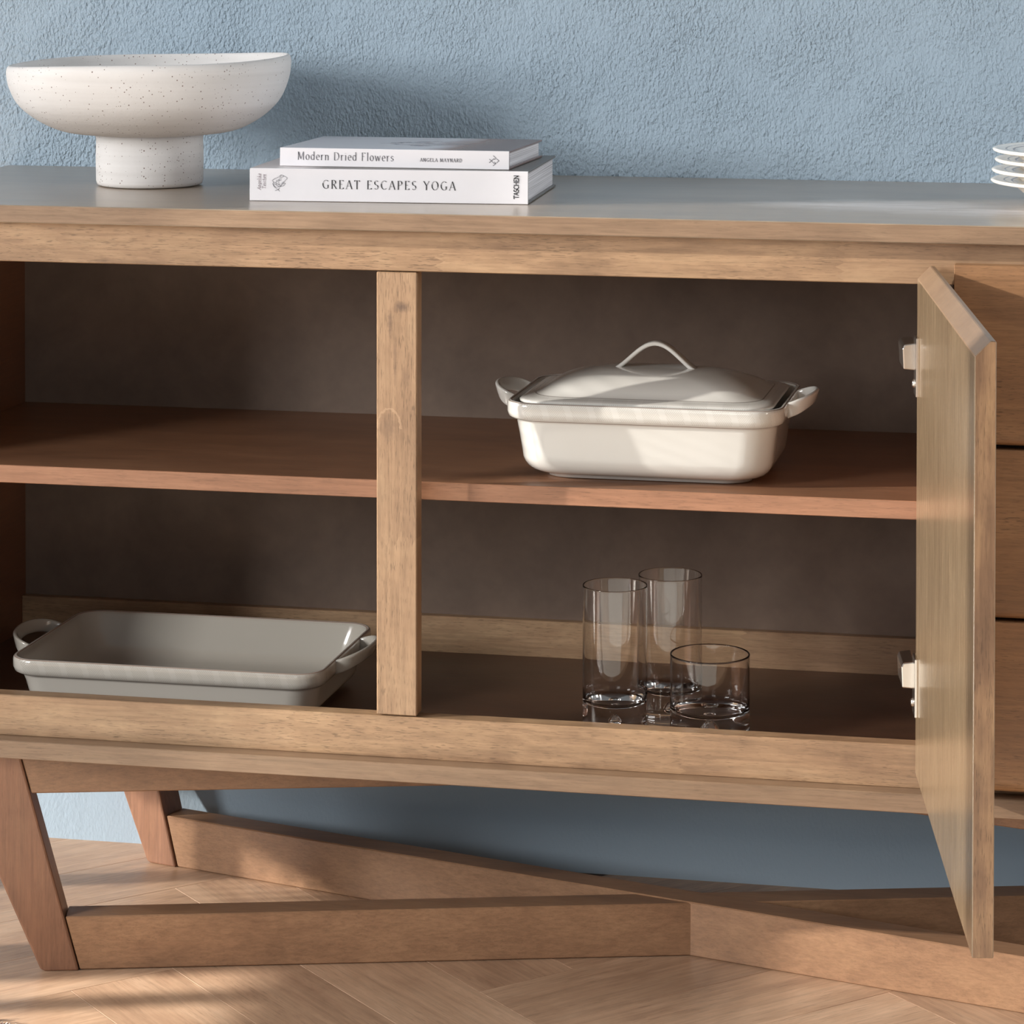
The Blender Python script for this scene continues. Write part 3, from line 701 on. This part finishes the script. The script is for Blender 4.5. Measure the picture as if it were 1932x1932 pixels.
for hx_, hy_, r_, z_ in ((.10, .06, .03, .0795), (.133, .092, .030, .0795), (.1345, .0935, .030, .0812), (.1345, .0935, .030, .0830), (.1325, .0915, .030, .0842), (.126, .085, .030, .0856), (.122, .081, .032, .0862), (.119, .078, .034, .0875)):
    q.append(rr(hx_, hy_, r_, z_))
for i in range(1, 17):      # cove rising into the dome
    t = (i/16)**1.15
    hx_ = .119*(1-t)+.030*t; hy_ = .078*(1-t)+.010*t
    cv = min(1, t/.12); zz = .0875+.0222*(1-(1-t)**2.7)*(.55+.45*cv)
    q.append(rr(hx_, hy_, min(hy_*.98, .034+.012*t), zz))
lid = rings('lid', q, LM, cas)
pth, nr, tpr = [], [], []
for i in range(33):
    x = -.056+.112*i/32; a = abs(x)/.056
    bell = .5*(1+math.cos(math.pi*min(1, a/.86)))
    pth.append((x, 0, .1075+.0275*bell**.85-.0030*a*a)); nr.append((0, 1, 0)); tpr.append(1+.35*a**3)
ribbon('lid_handle', pth, nr, .0170, .0050, W['glaze'], lid, taper=tpr)
W['glaze2'] = ceramic('tray_glaze', srgb(184, 179, 169))
M2 = ceramic('warm_white_glaze', srgb(200, 195, 186), (.0600-.0180, .0600), strength=.4, lines=[(.0600-.0192, .0005, srgb(92, 78, 72)), (.0594, .0003, srgb(150, 120, 104))])
dish('baking_dish', (-.3665, .2150, ZBP+.0008), .1765, .1200, .0600, .030, .030, M2, 'open shallow cream baking dish with two loop handles, on the bottom of the left compartment', band=.0180, cat='baking dish', rise=.011, out=.030, fy=.050)

# ------------------------------------------------------------------ glasses
def glass(name, loc, r, h, base, wall, label, group=None, bub=.0052):
    # thick base with a rounded inner bottom and a trapped air bubble
    out = [(0, .0004), (r-.0035, .0004), (r-.0012, .0012), (r, .0035), (r, .0045), (r, .008), (r, h*.5), (r, h-.006), (r, h-.002)]+[(r-wall/2+wall/2*math.cos(math.pi*k/8), h-wall/2+wall/2*math.sin(math.pi*k/8)) for k in range(9)]
    ri = r-wall
    inn = [(ri, base+.012), (ri-.0012, base+.0065), (ri*.86, base+.0030), (ri*.62, base+.0006), (ri*.35, base-.0008), (0, base-.0012)]
    prof = out+[(ri, h-.002), (ri, h-.006), (ri, h*.6), (ri, base+.022)]+[tuple(p) for p in spline(inn, 4)]
    prof = [(max(0, a), b) for a, b in prof]; prof[-1] = (0, prof[-1][1])
    v0 = lathe(name, prof, W['glass'], None, n=96)
    bm = bmesh.new(); bm.from_mesh(v0.data)
    before = set(bm.faces)
    rt = bmesh.ops.create_uvsphere(bm, u_segments=24, v_segments=16, radius=bub)
    for q_ in rt['verts']:
        zz = q_.co.z; k = 1.0 if zz < 0 else 1.0+.5*(zz/bub)
        q_.co = Vector((q_.co.x*(1-.25*max(0, zz/bub)), q_.co.y*(1-.25*max(0, zz/bub)), base*.5+zz*k))
    nf = [f_ for f_ in bm.faces if f_ not in before]
    bmesh.ops.recalc_face_normals(bm, faces=nf); bmesh.ops.reverse_faces(bm, faces=nf)
    bm.to_mesh(v0.data); bm.free()
    for p_ in v0.data.polygons: p_.use_smooth = True
    v0.location = loc; v0['label'] = label; v0['category'] = 'glass'
    if group: v0['group'] = group
    return v0
GZ = ZBP+.0008
ga = glass('highball_glass', (.1182, .1546, GZ), .0343, .1580, .0310, .0011, 'tall clear highball glass with thick base, in front of the other tall one', 'tall clear glasses on the cabinet floor', bub=.0050)
gb = ga.copy(); COL.objects.link(gb); gb.location = (.1675, .2156, GZ); gb['label'] = 'tall clear highball glass with thick base, behind the low tumbler and the front tall glass'
glass('tumbler_glass', (.2200, .1528, GZ), .0420, .0905, .0270, .0018, 'low wide clear tumbler with heavy base, right of the two tall glasses', bub=.0070)

# ------------------------------------------------------------------ rug corner at the lower left
rg = empty('rug', (-.482, -.105, 0), -.62, label='pale cream shag rug, only its tufted corner showing on the floor at lower left', cat='rug')
box('weave', 0, 2.3, -1.7, 0, 0, .005, plain('rug_weave', srgb(226, 220, 210), .9), rg, bevel=.002)  # unseen body made large so the glasses reflect something pale
for nm, colr, cnt in (('pile', srgb(226, 218, 206), 1100), ('maroon_pile', srgb(120, 72, 74), 260)):
    v, f = [], []
    for i in range(cnt):
        x = R.uniform(-.006, .16); y = R.uniform(-.14, .006); a = R.uniform(0, 6.28); l = R.uniform(.005, .010); k = len(v)
        dx, dy = math.cos(a)*.0014, math.sin(a)*.0014; tx, ty = R.uniform(-.003, .003), R.uniform(-.003, .003)
        for j in range(3):
            t = j/2; s_ = 1-.5*t
            v += [(x+dx*s_+tx*t*t, y+dy*s_+ty*t*t, .0005+l*t), (x-dy*s_+tx*t*t, y+dx*s_+ty*t*t, .0005+l*t), (x-dx*s_+tx*t*t, y-dy*s_+ty*t*t, .0005+l*t)]
        for j in range(2):
            for q_ in range(3):
                a0 = k+j*3+q_; a1 = k+j*3+(q_+1) % 3; f.append((a0, a1, a1+3, a0+3))
        f.append((k+6, k+7, k+8))
    o = mesh(nm, v, f, plain(nm, colr, .95), rg, recalc=False); o['kind'] = 'stuff'
